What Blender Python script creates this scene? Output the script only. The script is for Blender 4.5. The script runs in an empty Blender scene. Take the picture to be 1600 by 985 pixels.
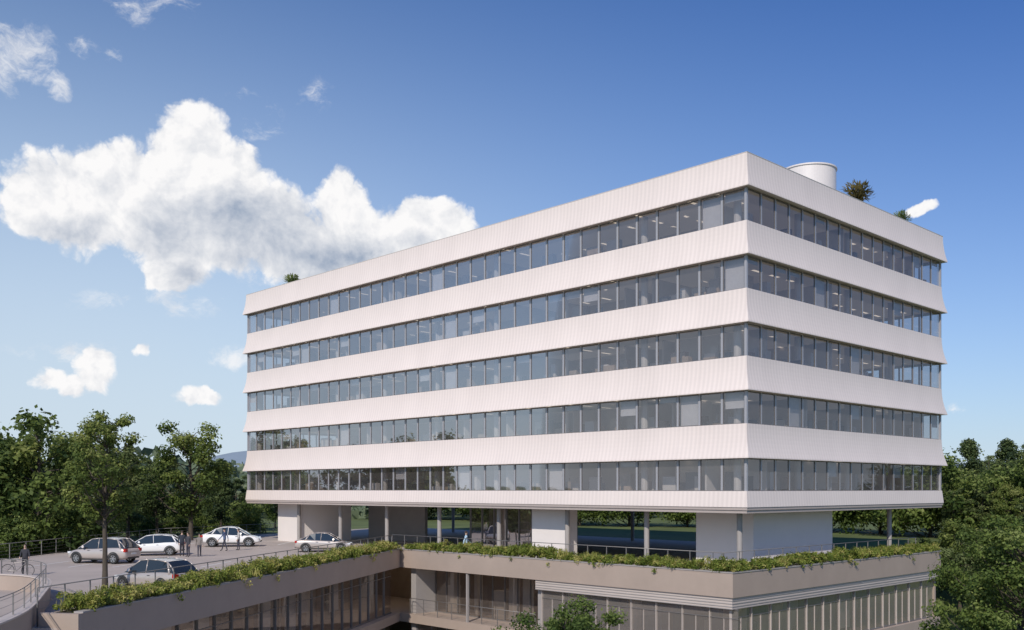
import bpy, math, random
import numpy as np
from mathutils import Vector, Matrix

random.seed(7)
SC = bpy.context.scene
COL = SC.collection
SC.view_settings.view_transform = 'Standard'
SC.view_settings.look = 'None'
SC.view_settings.exposure = 0

# ------------------------------------------------------------------ materials
def newmat(name):
    m = bpy.data.materials.new(name); m.use_nodes = True
    nt = m.node_tree; b = nt.nodes['Principled BSDF']
    return m, nt, b

def simple(name, col, rough=0.6, metal=0.0, var=0.12, scale=3.0, bump=0.0, spec=0.5, coat=0.0, col2=None):
    m, nt, b = newmat(name)
    N, L = nt.nodes, nt.links
    tc = N.new('ShaderNodeTexCoord')
    no = N.new('ShaderNodeTexNoise'); no.inputs['Scale'].default_value = scale
    no.inputs['Detail'].default_value = 6; no.inputs['Roughness'].default_value = 0.65
    L.new(tc.outputs['Object'], no.inputs['Vector'])
    mx = N.new('ShaderNodeMix'); mx.data_type = 'RGBA'
    c2 = col2 or tuple(c * (1 - var * 2) for c in col)
    mx.inputs[6].default_value = (*c2, 1)
    mx.inputs[7].default_value = (*[min(1, c * (1 + var * .6)) for c in col], 1)
    L.new(no.outputs['Fac'], mx.inputs[0])
    L.new(mx.outputs[2], b.inputs['Base Color'])
    b.inputs['Roughness'].default_value = rough
    b.inputs['Metallic'].default_value = metal
    b.inputs['Specular IOR Level'].default_value = spec
    b.inputs['Coat Weight'].default_value = coat
    if bump:
        bp = N.new('ShaderNodeBump'); bp.inputs['Strength'].default_value = bump
        bp.inputs['Distance'].default_value = 0.02
        L.new(no.outputs['Fac'], bp.inputs['Height']); L.new(bp.outputs[0], b.inputs['Normal'])
    return m

def leafmat(name, stops, trans=0.3):
    m, nt, b = newmat(name); N, L = nt.nodes, nt.links
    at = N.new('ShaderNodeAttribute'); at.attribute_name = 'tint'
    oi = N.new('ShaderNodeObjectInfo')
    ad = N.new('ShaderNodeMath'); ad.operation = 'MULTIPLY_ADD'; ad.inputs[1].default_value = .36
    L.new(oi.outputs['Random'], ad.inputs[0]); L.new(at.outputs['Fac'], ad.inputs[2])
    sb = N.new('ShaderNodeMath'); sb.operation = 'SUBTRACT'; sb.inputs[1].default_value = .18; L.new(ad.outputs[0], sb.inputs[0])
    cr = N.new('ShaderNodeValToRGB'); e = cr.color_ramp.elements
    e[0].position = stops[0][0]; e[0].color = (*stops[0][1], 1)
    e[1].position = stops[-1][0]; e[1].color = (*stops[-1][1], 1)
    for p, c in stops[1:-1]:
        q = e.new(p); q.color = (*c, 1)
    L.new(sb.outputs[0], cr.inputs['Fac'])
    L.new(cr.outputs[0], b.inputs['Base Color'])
    b.inputs['Roughness'].default_value = 0.6
    b.inputs['Specular IOR Level'].default_value = 0.2
    tr = N.new('ShaderNodeBsdfTranslucent'); L.new(cr.outputs[0], tr.inputs['Color'])
    mx = N.new('ShaderNodeMixShader'); mx.inputs[0].default_value = trans
    L.new(b.outputs[0], mx.inputs[1]); L.new(tr.outputs[0], mx.inputs[2])
    L.new(mx.outputs[0], N['Material Output'].inputs['Surface'])
    return m

def glassmat(name, tint, refl=0.12, rough=0.02, haze=(0.3,0.36,0.42), hf=0.15, edge=.4):
    m, nt, b = newmat(name); N, L = nt.nodes, nt.links
    tr = N.new('ShaderNodeBsdfTransparent'); tr.inputs['Color'].default_value = (*tint, 1)
    gl = N.new('ShaderNodeBsdfGlossy'); gl.inputs['Roughness'].default_value = rough
    gl.inputs['Color'].default_value = (0.92, 0.90, 0.92, 1)
    di = N.new('ShaderNodeBsdfDiffuse'); di.inputs['Color'].default_value = (*haze, 1)
    m0 = N.new('ShaderNodeMixShader'); m0.inputs[0].default_value = hf
    L.new(tr.outputs[0], m0.inputs[1]); L.new(di.outputs[0], m0.inputs[2])
    lw = N.new('ShaderNodeLayerWeight'); lw.inputs['Blend'].default_value = 0.3
    ma = N.new('ShaderNodeMath'); ma.operation = 'MULTIPLY_ADD'
    ma.inputs[1].default_value = edge; ma.inputs[2].default_value = refl; ma.use_clamp = True
    L.new(lw.outputs['Fresnel'], ma.inputs[0])
    tc = N.new('ShaderNodeTexCoord'); no = N.new('ShaderNodeTexNoise'); no.inputs['Scale'].default_value = .9
    no.inputs['Detail'].default_value = 0
    bp = N.new('ShaderNodeBump'); bp.inputs['Strength'].default_value = .08; bp.inputs['Distance'].default_value = .05
    L.new(tc.outputs['Object'], no.inputs['Vector']); L.new(no.outputs['Fac'], bp.inputs['Height'])
    L.new(bp.outputs[0], gl.inputs['Normal'])
    mx = N.new('ShaderNodeMixShader')
    L.new(ma.outputs[0], mx.inputs[0]); L.new(m0.outputs[0], mx.inputs[1]); L.new(gl.outputs[0], mx.inputs[2])
    L.new(mx.outputs[0], N['Material Output'].inputs['Surface'])
    N.remove(b)
    return m

def panelmat(name, col, pitch=0.3, strength=0.35):
    m, nt, b = newmat(name); N, L = nt.nodes, nt.links
    tc = N.new('ShaderNodeTexCoord'); sp = N.new('ShaderNodeSeparateXYZ'); L.new(tc.outputs['Object'], sp.inputs[0])
    sn = N.new('ShaderNodeSeparateXYZ'); L.new(tc.outputs['Normal'], sn.inputs[0])
    ab = N.new('ShaderNodeMath'); ab.operation = 'ABSOLUTE'; L.new(sn.outputs['X'], ab.inputs[0])
    gt = N.new('ShaderNodeMath'); gt.operation = 'GREATER_THAN'; gt.inputs[1].default_value = 0.5; L.new(ab.outputs[0], gt.inputs[0])
    mf = N.new('ShaderNodeMix'); L.new(gt.outputs[0], mf.inputs[0]); L.new(sp.outputs['X'], mf.inputs[2]); L.new(sp.outputs['Y'], mf.inputs[3])
    d = N.new('ShaderNodeMath'); d.operation = 'MULTIPLY'; d.inputs[1].default_value = 2 * math.pi / pitch; L.new(mf.outputs[0], d.inputs[0])
    s = N.new('ShaderNodeMath'); s.operation = 'SINE'; L.new(d.outputs[0], s.inputs[0])  # light and shade of the flutes painted as colour stripes, no relief
    dv = N.new('ShaderNodeMath'); dv.operation = 'DIVIDE'; dv.inputs[1].default_value = 1.511; L.new(mf.outputs[0], dv.inputs[0])
    fr = N.new('ShaderNodeMath'); fr.operation = 'FRACT'; L.new(dv.outputs[0], fr.inputs[0])
    lt = N.new('ShaderNodeMath'); lt.operation = 'LESS_THAN'; lt.inputs[1].default_value = 0.02; L.new(fr.outputs[0], lt.inputs[0])
    fl = N.new('ShaderNodeMath'); fl.operation = 'FLOOR'; L.new(dv.outputs[0], fl.inputs[0])
    wn = N.new('ShaderNodeTexWhiteNoise'); wn.noise_dimensions = '1D'; L.new(fl.outputs[0], wn.inputs['W'])
    no = N.new('ShaderNodeTexNoise'); no.inputs['Scale'].default_value = .35; no.inputs['Detail'].default_value = 4
    L.new(tc.outputs['Object'], no.inputs['Vector'])
    ad = N.new('ShaderNodeMath'); ad.operation = 'MULTIPLY_ADD'; ad.inputs[1].default_value = .15; L.new(wn.outputs['Value'], ad.inputs[0]); L.new(no.outputs['Fac'], ad.inputs[2])
    a2 = N.new('ShaderNodeMath'); a2.operation = 'MULTIPLY_ADD'; a2.inputs[1].default_value = strength; a2.use_clamp = True
    L.new(s.outputs[0], a2.inputs[0]); L.new(ad.outputs[0], a2.inputs[2])
    mx = N.new('ShaderNodeMix'); mx.data_type = 'RGBA'
    mx.inputs[6].default_value = (*[c * .90 for c in col], 1); mx.inputs[7].default_value = (*[c * 1.04 for c in col], 1)
    L.new(a2.outputs[0], mx.inputs[0])
    m2 = N.new('ShaderNodeMix'); m2.data_type = 'RGBA'; m2.inputs[7].default_value = (*[c * .94 for c in col], 1)
    L.new(lt.outputs[0], m2.inputs[0]); L.new(mx.outputs[2], m2.inputs[6])
    L.new(m2.outputs[2], b.inputs['Base Color'])
    b.inputs['Roughness'].default_value = 0.5
    return m

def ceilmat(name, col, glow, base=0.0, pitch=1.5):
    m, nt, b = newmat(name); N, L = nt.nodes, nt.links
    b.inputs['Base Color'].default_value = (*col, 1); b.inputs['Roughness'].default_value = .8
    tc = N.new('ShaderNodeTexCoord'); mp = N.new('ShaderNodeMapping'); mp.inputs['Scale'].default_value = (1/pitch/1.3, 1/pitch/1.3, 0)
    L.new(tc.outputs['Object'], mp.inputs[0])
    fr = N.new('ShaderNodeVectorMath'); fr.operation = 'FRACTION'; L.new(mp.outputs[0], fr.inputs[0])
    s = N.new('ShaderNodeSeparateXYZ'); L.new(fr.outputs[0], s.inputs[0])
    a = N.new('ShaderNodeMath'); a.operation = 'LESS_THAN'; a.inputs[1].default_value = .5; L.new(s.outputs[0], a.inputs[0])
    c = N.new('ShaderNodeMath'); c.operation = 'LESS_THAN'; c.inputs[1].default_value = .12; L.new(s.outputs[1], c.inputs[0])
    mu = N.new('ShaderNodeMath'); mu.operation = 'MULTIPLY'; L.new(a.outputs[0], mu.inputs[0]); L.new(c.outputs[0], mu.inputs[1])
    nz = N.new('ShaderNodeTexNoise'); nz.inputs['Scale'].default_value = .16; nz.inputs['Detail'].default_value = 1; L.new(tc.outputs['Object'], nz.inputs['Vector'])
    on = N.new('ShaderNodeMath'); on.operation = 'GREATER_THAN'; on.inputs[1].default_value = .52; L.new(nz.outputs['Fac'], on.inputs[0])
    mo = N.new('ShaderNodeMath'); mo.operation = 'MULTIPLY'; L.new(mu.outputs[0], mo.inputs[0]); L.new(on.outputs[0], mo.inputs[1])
    m2 = N.new('ShaderNodeMath'); m2.operation = 'MULTIPLY_ADD'; m2.inputs[1].default_value = glow; m2.inputs[2].default_value = base; L.new(mo.outputs[0], m2.inputs[0])  # constant warm emission added over the whole ceiling so rooms read as lit
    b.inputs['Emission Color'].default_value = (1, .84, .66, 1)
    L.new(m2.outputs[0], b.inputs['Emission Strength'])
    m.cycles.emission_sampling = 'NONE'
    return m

M = {}
M['white'] = panelmat('fluted_white_panel', (0.775, 0.672, 0.622), .3, .35)
M['coping'] = simple('coping_metal', (0.72, 0.66, 0.63), .4, var=.05)
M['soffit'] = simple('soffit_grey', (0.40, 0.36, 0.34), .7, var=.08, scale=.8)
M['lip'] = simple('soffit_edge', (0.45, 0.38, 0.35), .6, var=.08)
M['glass'] = glassmat('facade_glass', (0.76, 0.76, 0.77), .11, haze=(.42,.39,.41), hf=.11, edge=.30)
M['fin'] = simple('blue_grey_fin', (0.38, 0.375, 0.40), .3, .1, var=.08, scale=1.2)
M['frame'] = simple('dark_frame', (0.20, 0.185, 0.18), .4, .3, var=.1)
M['inner'] = simple('interior_white', (0.72, 0.66, 0.61), .8, var=.12, scale=.4)
M['ceil'] = ceilmat('interior_ceiling_glow', (0.76, 0.72, 0.68), .7, .07)
M['ceil2'] = ceilmat('lower_ceiling_glow', (0.60, 0.52, 0.45), 2.0, .05)
M['carpet'] = simple('interior_floor', (0.38, 0.33, 0.30), .9, var=.1)
M['desk'] = simple('office_furniture', (0.55, 0.42, 0.32), .5, var=.3, scale=2.)
M['blind'] = simple('blind_fabric', (0.66, 0.62, 0.60), .8, var=.1)
M['plaster'] = simple('white_render', (0.76, 0.70, 0.67), .8, var=.05, scale=.7, bump=.1)
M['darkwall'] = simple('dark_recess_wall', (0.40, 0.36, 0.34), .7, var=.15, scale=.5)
M['column'] = simple('column_concrete', (0.36, 0.33, 0.315), .7, var=.1, scale=1.2, bump=.1)
M['fascia'] = simple('fascia_concrete', (0.41, 0.325, 0.27), .75, var=.12, scale=.5, bump=.15)
M['lowband'] = simple('lower_white_panel', (0.54, 0.465, 0.42), .6, var=.06, scale=.6)
M['deck'] = simple('deck_paving', (0.46, 0.39, 0.345), .85, var=.16, scale=.25, bump=.15)
M['paint'] = simple('white_paint', (0.75, 0.75, 0.73), .7, var=.15, scale=2)
M['steel'] = simple('galvanised_steel', (0.24, 0.225, 0.215), .45, .3, var=.1)
M['soil'] = simple('soil', (0.06, 0.05, 0.03), .95, var=.3, scale=6, bump=.5)
M['roof'] = simple('roof_membrane', (0.4, 0.4, 0.39), .9, var=.1, scale=.5)
M['lowglass'] = glassmat('lower_glass', (0.72, 0.68, 0.64), .13, haze=(.42,.36,.32), hf=.14, edge=.4)
M['paleglass'] = glassmat('pale_lower_glass', (0.74, 0.70, 0.66), .20, haze=(.52,.47,.43), hf=.30, edge=.4)
M['lowfin'] = simple('pale_mullion', (0.46, 0.40, 0.36), .5, var=.08)
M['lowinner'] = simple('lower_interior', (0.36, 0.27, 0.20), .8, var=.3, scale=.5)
M['bark'] = simple('bark', (0.10, 0.08, 0.06), .9, var=.3, scale=5, bump=.6)
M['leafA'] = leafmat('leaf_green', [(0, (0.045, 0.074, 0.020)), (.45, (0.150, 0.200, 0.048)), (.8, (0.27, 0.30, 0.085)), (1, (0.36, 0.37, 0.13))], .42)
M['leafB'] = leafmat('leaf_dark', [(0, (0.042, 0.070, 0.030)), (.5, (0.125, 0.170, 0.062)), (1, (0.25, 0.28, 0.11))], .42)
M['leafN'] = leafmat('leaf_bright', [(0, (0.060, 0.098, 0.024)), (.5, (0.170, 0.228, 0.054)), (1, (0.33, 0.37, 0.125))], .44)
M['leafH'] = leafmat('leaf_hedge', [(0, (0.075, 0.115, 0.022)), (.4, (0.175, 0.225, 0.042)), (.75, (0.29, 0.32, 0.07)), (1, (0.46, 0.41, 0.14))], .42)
M['leafR'] = leafmat('leaf_roof', [(0, (0.08, 0.07, 0.02)), (1, (0.26, 0.20, 0.06))], .3)

# ------------------------------------------------------------------ mesh builder
class MB:
    def __init__(s, xf=None): s.v = []; s.f = []; s.m = []; s.xf = xf
    def add(s, vs, fs, mi=0):
        o = len(s.v)
        for p in vs: s.v.append(s.xf(*p) if s.xf else tuple(p))
        for f in fs: s.f.append([o + i for i in f]); s.m.append(mi)
    def box(s, a, b, mi=0):
        x0, y0, z0 = a; x1, y1, z1 = b
        s.add([(x0,y0,z0),(x1,y0,z0),(x1,y1,z0),(x0,y1,z0),(x0,y0,z1),(x1,y0,z1),(x1,y1,z1),(x0,y1,z1)],
              [(0,3,2,1),(4,5,6,7),(0,1,5,4),(1,2,6,5),(2,3,7,6),(3,0,4,7)], mi)
    def quad(s, a, b, c, d, mi=0): s.add([a, b, c, d], [(0,1,2,3)], mi)
    def tube(s, p0, p1, r0, r1=None, n=8, mi=0, caps=True):
        r1 = r0 if r1 is None else r1
        p0 = Vector(p0); p1 = Vector(p1); d = (p1 - p0)
        if d.length < 1e-6: return
        d.normalize(); a = d.orthogonal().normalized(); b = d.cross(a)
        vs = []
        for p, r in ((p0, r0), (p1, r1)):
            for i in range(n):
                t = 2 * math.pi * i / n
                vs.append(tuple(p + (a * math.cos(t) + b * math.sin(t)) * r))
        fs = [(i, (i+1) % n, n + (i+1) % n, n + i) for i in range(n)]
        if caps: fs += [tuple(range(n-1, -1, -1)), tuple(range(n, 2*n))]
        s.add(vs, fs, mi)
    def mesh(s, name, mats, smooth=False):
        me = bpy.data.meshes.new(name); me.from_pydata(s.v, [], s.f)
        for mm in mats: me.materials.append(mm)
        me.polygons.foreach_set('material_index', s.m)
        if smooth: me.polygons.foreach_set('use_smooth', [True] * len(s.f))
        me.update(); return me
    def obj(s, name, mats, parent=None, smooth=False):
        return link(name, s.mesh(name, mats, smooth), parent)

def link(name, data, parent=None, loc=None, rot=None):
    o = bpy.data.objects.new(name, data); COL.objects.link(o)
    if parent: o.parent = parent
    if loc: o.location = loc
    if rot: o.rotation_euler = rot
    return o

def top(o, label, cat, group=None, kind=None):
    o['label'] = label; o['category'] = cat
    if group: o['group'] = group
    if kind: o['kind'] = kind
    return o

def empty(name, loc=(0,0,0), rotz=0.0, scale=1.0):
    e = link(name, None); e.location = loc; e.rotation_euler = (0,0,rotz); e.scale = (scale,)*3
    e.empty_display_size = .5
    return e

# ------------------------------------------------------------------ frame of reference
UX, UY = 0.7195, 0.6945
ANG = math.atan2(UY, UX)
CX, CY = 12.8, 53.4
def loc2w(x, y): return (CX + UX*x - UY*y, CY + UY*x + UX*y)

# ------------------------------------------------------------------ office building
LX, LY = 25.5, 54.4
B = empty('office_building', (CX, CY, 0), ANG)
top(B, 'white five storey office block with flared bands on columns', 'building')

def ring(mb, prof, mi=0):
    vs = []; n = len(prof)
    for o, z in prof:
        vs += [(-o,-o,z),(LX+o,-o,z),(LX+o,LY+o,z),(-o,LY+o,z)]
    fs = []
    for i in range(n-1):
        for k in range(4):
            a = i*4+k; b = i*4+(k+1)%4
            fs.append((a, b, b+4, a+4))
    mb.add(vs, fs, mi)

WB = [4.69 + 3.7*i for i in range(5)]
WH = 1.80
FO = .38
bands = []
for i in range(4):
    bands.append((WB[i]+WH, WB[i+1]))
for (z0, z1) in bands:
    mb = MB(); pr = [(-.15, z0+.06), (FO, z0), (FO, z0+.06)]
    for k in range(1, 8):
        t = k/7; pr.append((.08+(FO-.08)*(1-t)**2.0, z0+.06+(z1-z0-.06)*t))
    pr.append((-.25, z1))
    ring(mb, pr); mb.obj('facade_band', [M['white']], B)
mb = MB(); z0, z1 = WB[4]+WH, 23.16
pr = [(-.15, z0+.06), (FO, z0), (FO, z0+.06)]
for k in range(1, 8):
    t = k/7; pr.append((.14+(FO-.14)*(1-t)**2.0, z0+.06+(z1-z0-.06)*t))
pr += [(-.3, z1), (-.3, 22.4)]
ring(mb, pr); mb.obj('parapet', [M['white']], B)
mb = MB(); ring(mb, [(.15, z1-.005), (.16, z1+.03), (-.34, z1+.03), (-.34, z1-.1)]); mb.obj('parapet_coping', [M['coping']], B)
mb = MB(); ring(mb, [(.14, 3.80), (.19, 3.80), (.10, 4.69), (-.25, 4.69)]); mb.obj('facade_band', [M['white']], B)
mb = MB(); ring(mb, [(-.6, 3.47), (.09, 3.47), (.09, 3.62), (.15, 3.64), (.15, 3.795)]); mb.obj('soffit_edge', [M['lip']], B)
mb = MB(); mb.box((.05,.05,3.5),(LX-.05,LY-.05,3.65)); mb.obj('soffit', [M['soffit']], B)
mb = MB(); mb.box((.05,.05,22.1),(LX-.05,LY-.05,22.45)); mb.obj('roof', [M['roof']], B)
for i in range(5):
    mb = MB(); zb = (WB[i]-1.0) if i else 3.72
    mb.box((.15,.15,zb),(LX-.15,LY-.15,zb+.08), 0)
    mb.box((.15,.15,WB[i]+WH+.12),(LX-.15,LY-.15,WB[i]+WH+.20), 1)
    rr = random.Random(i*5+1)
    mb.box((5.5,7,zb+.08),(18.5,46,WB[i]+WH+.12), 2)
    y = 3.0
    while y < 52:
        if rr.random() < .55: mb.box((rr.choice([.6,1.5,2.5]), y, zb+.08), (5.5, y+.12, WB[i]+WH+.12), 2)
        y += rr.choice([3.0, 4.5, 6.0])
    x = 3.0
    while x < 25:
        if rr.random() < .45: mb.box((x, rr.choice([.6,2.]), zb+.08), (x+.12, 7, WB[i]+WH+.12), 2)
        x += rr.choice([3.0, 4.5])
    for k in range(9):
        yy = 1.2+6.6*k
        mb.tube((1.0, yy, zb+.08),(1.0, yy, WB[i]+WH+.12), .22, n=10, mi=2)
    for k in range(1, 4): mb.tube((1.0+6.25*k, 1.0, zb+.08),(1.0+6.25*k, 1.0, WB[i]+WH+.12), .22, n=10, mi=2)
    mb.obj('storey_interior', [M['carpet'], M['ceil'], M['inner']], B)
    mb = MB()
    for k in range(190):
        if rr.random() < .65: px, py = rr.uniform(.5, 4.6), rr.uniform(1, 52)
        else: px, py = rr.uniform(1, 24.5), rr.uniform(.6, 5.5)
        h = rr.choice([.75,1.2,1.4,1.5,1.75,2.0]); w = rr.uniform(.4,.9); l = rr.uniform(.6,1.8)
        if h < .8:
            mb.box((px,py,zb+.98),(px+w,py+l,zb+1.03),0)
            mb.box((px+.05,py+.05,zb+.08),(px+.1,py+l-.05,zb+.98),0)
            mb.box((px+.3,py+l/2-.3,zb+1.15),(px+.34,py+l/2+.3,zb+1.55),1)
            mb.box((px+.31,py+l/2-.03,zb+1.03),(px+.33,py+l/2+.03,zb+1.15),1)
        else: mb.box((px,py,zb+.08),(px+.4,py+l*.6,zb+.08+h), rr.choice([0,0,2,2,1]))
    f = mb.obj('office_furniture', [M['desk'], M['frame'], M['inner']], B); f['kind'] = 'stuff'

PY = LY/36; PXN = 17; PX = LX/PXN
def window_unit(mb, p, z0, off=0.0, axis='Y', start=0.0):
    h = WH
    def c(t, d, z):
        return (d, start+t, z0+z) if axis == 'Y' else (start+t, d, z0+z)
    def bx(t0, t1, d0, d1, a, b, mi):
        q0 = c(t0, d0, a); q1 = c(t1, d1, b)
        mb.box(tuple(min(q0[i], q1[i]) for i in range(3)), tuple(max(q0[i], q1[i]) for i in range(3)), mi)
    mb.quad(c(.18,.06,.04), c(p-.015,.06,.04), c(p-.015,.06,h-.02), c(.18,.06,h-.02), 0)
    bx(.018, .16, .04, .09, .04, h-.02, 1)
    bx(-.018, .018, .03, .12, .0, h, 2)
    bx(.16, .18, .05, .10, .04, h-.02, 2)
    bx(.02, p-.02, .01, .11, .0, .04, 2)
    bx(.18, p-.02, .02, .11, h-.05, h, 2)
WM = [M['glass'], M['fin'], M['frame']]
mbY = MB(); window_unit(mbY, PY, 0); meY = mbY.mesh('window_pane_long', WM)
mbX = MB(); window_unit(mbX, PX, 0, axis='X'); meX = mbX.mesh('window_pane_short', WM)
rest = MB()
for i in range(5):
    for k in range(36):
        if k < 14:
            link('window', meY, B, (0, k*PY, WB[i]))
        else: window_unit(rest, PY, WB[i], start=k*PY)
    for k in range(PXN):
        if k < 6: link('window', meX, B, (k*PX, 0, WB[i]))
        else: window_unit(rest, PX, WB[i], axis='X', start=k*PX)
    rest.quad((LX-.06,0,WB[i]),(LX-.06,LY,WB[i]),(LX-.06,LY,WB[i]+WH),(LX-.06,0,WB[i]+WH),0)
    rest.quad((0,LY-.06,WB[i]),(LX-.06,LY-.06,WB[i]),(LX-.06,LY-.06,WB[i]+WH),(0,LY-.06,WB[i]+WH),0)
    for k in range(1, PXN): rest.box((k*PX-.04, LY-.1, WB[i]),(k*PX+.04, LY+.02, WB[i]+WH), 2)
    for k in range(1, 36): rest.box((LX-.1, k*PY-.04, WB[i]),(LX+.02, k*PY+.04, WB[i]+WH), 2)
    for (x, y) in ((-.02,-.02),(LX-.06,-.04),(-.04,LY-.06),(LX-.06,LY-.06)):
        rest.box((x-.04,y-.04,WB[i]),(x+.10,y+.10,WB[i]+WH+.02), 1)
r = rest.obj('window_row', WM, B); r['kind'] = 'stuff'
mb = MB(); rr = random.Random(3)
for i in range(5):
    for k in range(36):
        if rr.random() < .22:
            d = rr.choice([.3,.5,.9,1.7]); z = WB[i]+WH-.03
            mb.quad((.2,k*PY+.2,z-d),(.2,k*PY+PY-.04,z-d),(.2,k*PY+PY-.04,z),(.2,k*PY+.2,z))
    for k in range(PXN):
        if rr.random() < .25:
            d = rr.choice([.3,.5,.9,1.7]); z = WB[i]+WH-.03
            mb.quad((k*PX+.2,.2,z-d),(k*PX+PX-.04,.2,z-d),(k*PX+PX-.04,.2,z),(k*PX+.2,.2,z))
o = mb.obj('roller_blind', [M['blind']], B); o['kind'] = 'stuff'

mc = MB(); mc.tube((0,0,0),(0,0,3.5), .16, n=20); mcm = mc.mesh('column_mesh', [M['column']], False)
for k in range(8): link('column', mcm, B, (1.2, 1.2+6.6*k, 0))
link('column', mcm, B, (19.9, 1.2, 0))
for x in (13.5, 24.3):
    for y in (27.6, 53): link('column', mcm, B, (x, y, 0))
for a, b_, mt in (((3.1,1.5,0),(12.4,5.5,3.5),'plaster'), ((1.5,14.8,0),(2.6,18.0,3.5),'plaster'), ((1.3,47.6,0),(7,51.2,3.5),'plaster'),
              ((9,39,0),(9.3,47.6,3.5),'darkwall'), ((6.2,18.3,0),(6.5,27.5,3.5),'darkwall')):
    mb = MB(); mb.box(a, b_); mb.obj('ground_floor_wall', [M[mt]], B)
mb = MB(); mb.box((4.5,18.3,.02),(4.6,27.8,.12),1); mb.box((4.5,18.3,3.38),(4.6,27.8,3.48),1)
for k in range(8):
    y = 18.3+k*9.5/7; mb.box((4.48,y-.04,.12),(4.62,y+.04,3.38),1)
mb.quad((4.55,18.3,.12),(4.55,27.8,.12),(4.55,27.8,3.38),(4.55,18.3,3.38),0)
for k in range(3):
    y = 18.5+k*2.72; mb.box((4.75,y,.12),(4.8,y+1.2,3.3),2)
mb.obj('lobby_glazing', [M['lowglass'], M['frame'], M['inner']], B)

D = empty('rooftop_drum', (*loc2w(16,5.2), 22.45)); top(D, 'white cylindrical plant enclosure on the office roof', 'rooftop drum')
mb = MB(); mb.tube((0,0,0),(0,0,4.45),1.85,n=64); o = mb.obj('drum_wall', [M['coping']], D)
mb = MB(); mb.tube((0,0,4.45),(0,0,4.55),1.92,n=64); mb.tube((0,0,4.55),(0,0,4.57),1.7,n=64,mi=1); mb.obj('drum_cap', [M['coping'], M['roof']], D)

# ------------------------------------------------------------------ podium
Ipt = np.array([-7.94, 69.56]); Ppt = np.array([11.23, 49.7])
d1 = np.array([0.1904, 0.9817]); Ept = Ipt - d1*36.4
vv = np.array([UX, UY]); Rpt = Ppt + vv*25.5
PATH = [Ept, Ipt, Ppt, Rpt]
def offs(path, o):
    out = []; n = len(path)
    for i, p in enumerate(path):
        ds = []
        if i > 0: d = path[i]-path[i-1]; ds.append(d/np.linalg.norm(d))
        if i < n-1: d = path[i+1]-path[i]; ds.append(d/np.linalg.norm(d))
        ns = [np.array([-d[1], d[0]]) for d in ds]
        if len(ns) == 1: out.append(p+ns[0]*o)
        else:
            b = ns[0]+ns[1]; b = b/np.linalg.norm(b); out.append(p+b*o/max(.3, b.dot(ns[0])))
    return out
def strip(mb, path, o0, o1, z0, z1, mi=0, caps=True):
    a = offs(path, o0); b = offs(path, o1); n = len(path)
    vs = [(*p, z0) for p in a]+[(*p, z0) for p in b]+[(*p, z1) for p in a]+[(*p, z1) for p in b]
    fs = []
    for i in range(n-1):
        fs += [(i, i+1, 2*n+i+1, 2*n+i), (n+i+1, n+i, 3*n+i, 3*n+i+1), (2*n+i, 2*n+i+1, 3*n+i+1, 3*n+i), (i+1, i, n+i, n+i+1)]
    fs += [(0, 2*n, 3*n, n), (n-1, 2*n-1, 4*n-1, 3*n-1)]
    mb.add(vs, fs, mi)
def seg_xf(A, Bp):
    d = (Bp-A); L = np.linalg.norm(d); d = d/L; n = np.array([-d[1], d[0]])
    return (lambda t, o, z: (A[0]+d[0]*t+n[0]*o, A[1]+d[1]*t+n[1]*o, z)), L, math.atan2(d[1], d[0])

xf1, L1, a1 = seg_xf(Ept, Ipt)
xf2, L2, a2 = seg_xf(Ipt, Ppt)
xf3, L3, a3 = seg_xf(Ppt, Rpt)
PB = empty('podium_building', (0,0,0)); top(PB, 'low concrete podium wing with glazed storeys around the sunken courtyard', 'building')
mb = MB(); strip(mb, PATH, 0, .3, -.75, .5); mb.obj('fascia', [M['fascia']], PB)
mb = MB(); strip(mb, PATH, -.03, .33, .503, .56); mb.obj('fascia_coping', [M['column']], PB)
mb = MB(); strip(mb, PATH, 1.35, 1.5, -.02, .45); mb.obj('planter_wall', [M['fascia']], PB)
mb = MB(); mb.xf = xf1; mb.box((-.25,-.02,-.75),(-.003,1.52,.5)); mb.obj('planter_wall', [M['fascia']], PB)
mb = MB(); strip(mb, PATH, .3, 1.35, -.1, .40); mb.obj('planter_soil', [M['soil']], PB)
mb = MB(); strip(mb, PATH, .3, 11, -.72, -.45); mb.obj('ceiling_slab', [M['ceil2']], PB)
mb = MB(); strip(mb, PATH, .05, 11, -4.6, -4.0); mb.obj('floor_slab', [M['fascia']], PB)
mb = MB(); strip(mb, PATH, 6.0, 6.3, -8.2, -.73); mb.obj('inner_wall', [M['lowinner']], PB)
mb = MB(); mb.xf = xf3; mb.box((L3-.2,.35,-8.2),(L3,30,-.05)); mb.obj('end_wall', [M['fascia']], PB)
mb = MB(); mb.xf = xf1; mb.box((.002,.35,-8.2),(.25,2.4,-.77)); mb.obj('end_wall', [M['fascia']], PB)

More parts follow.
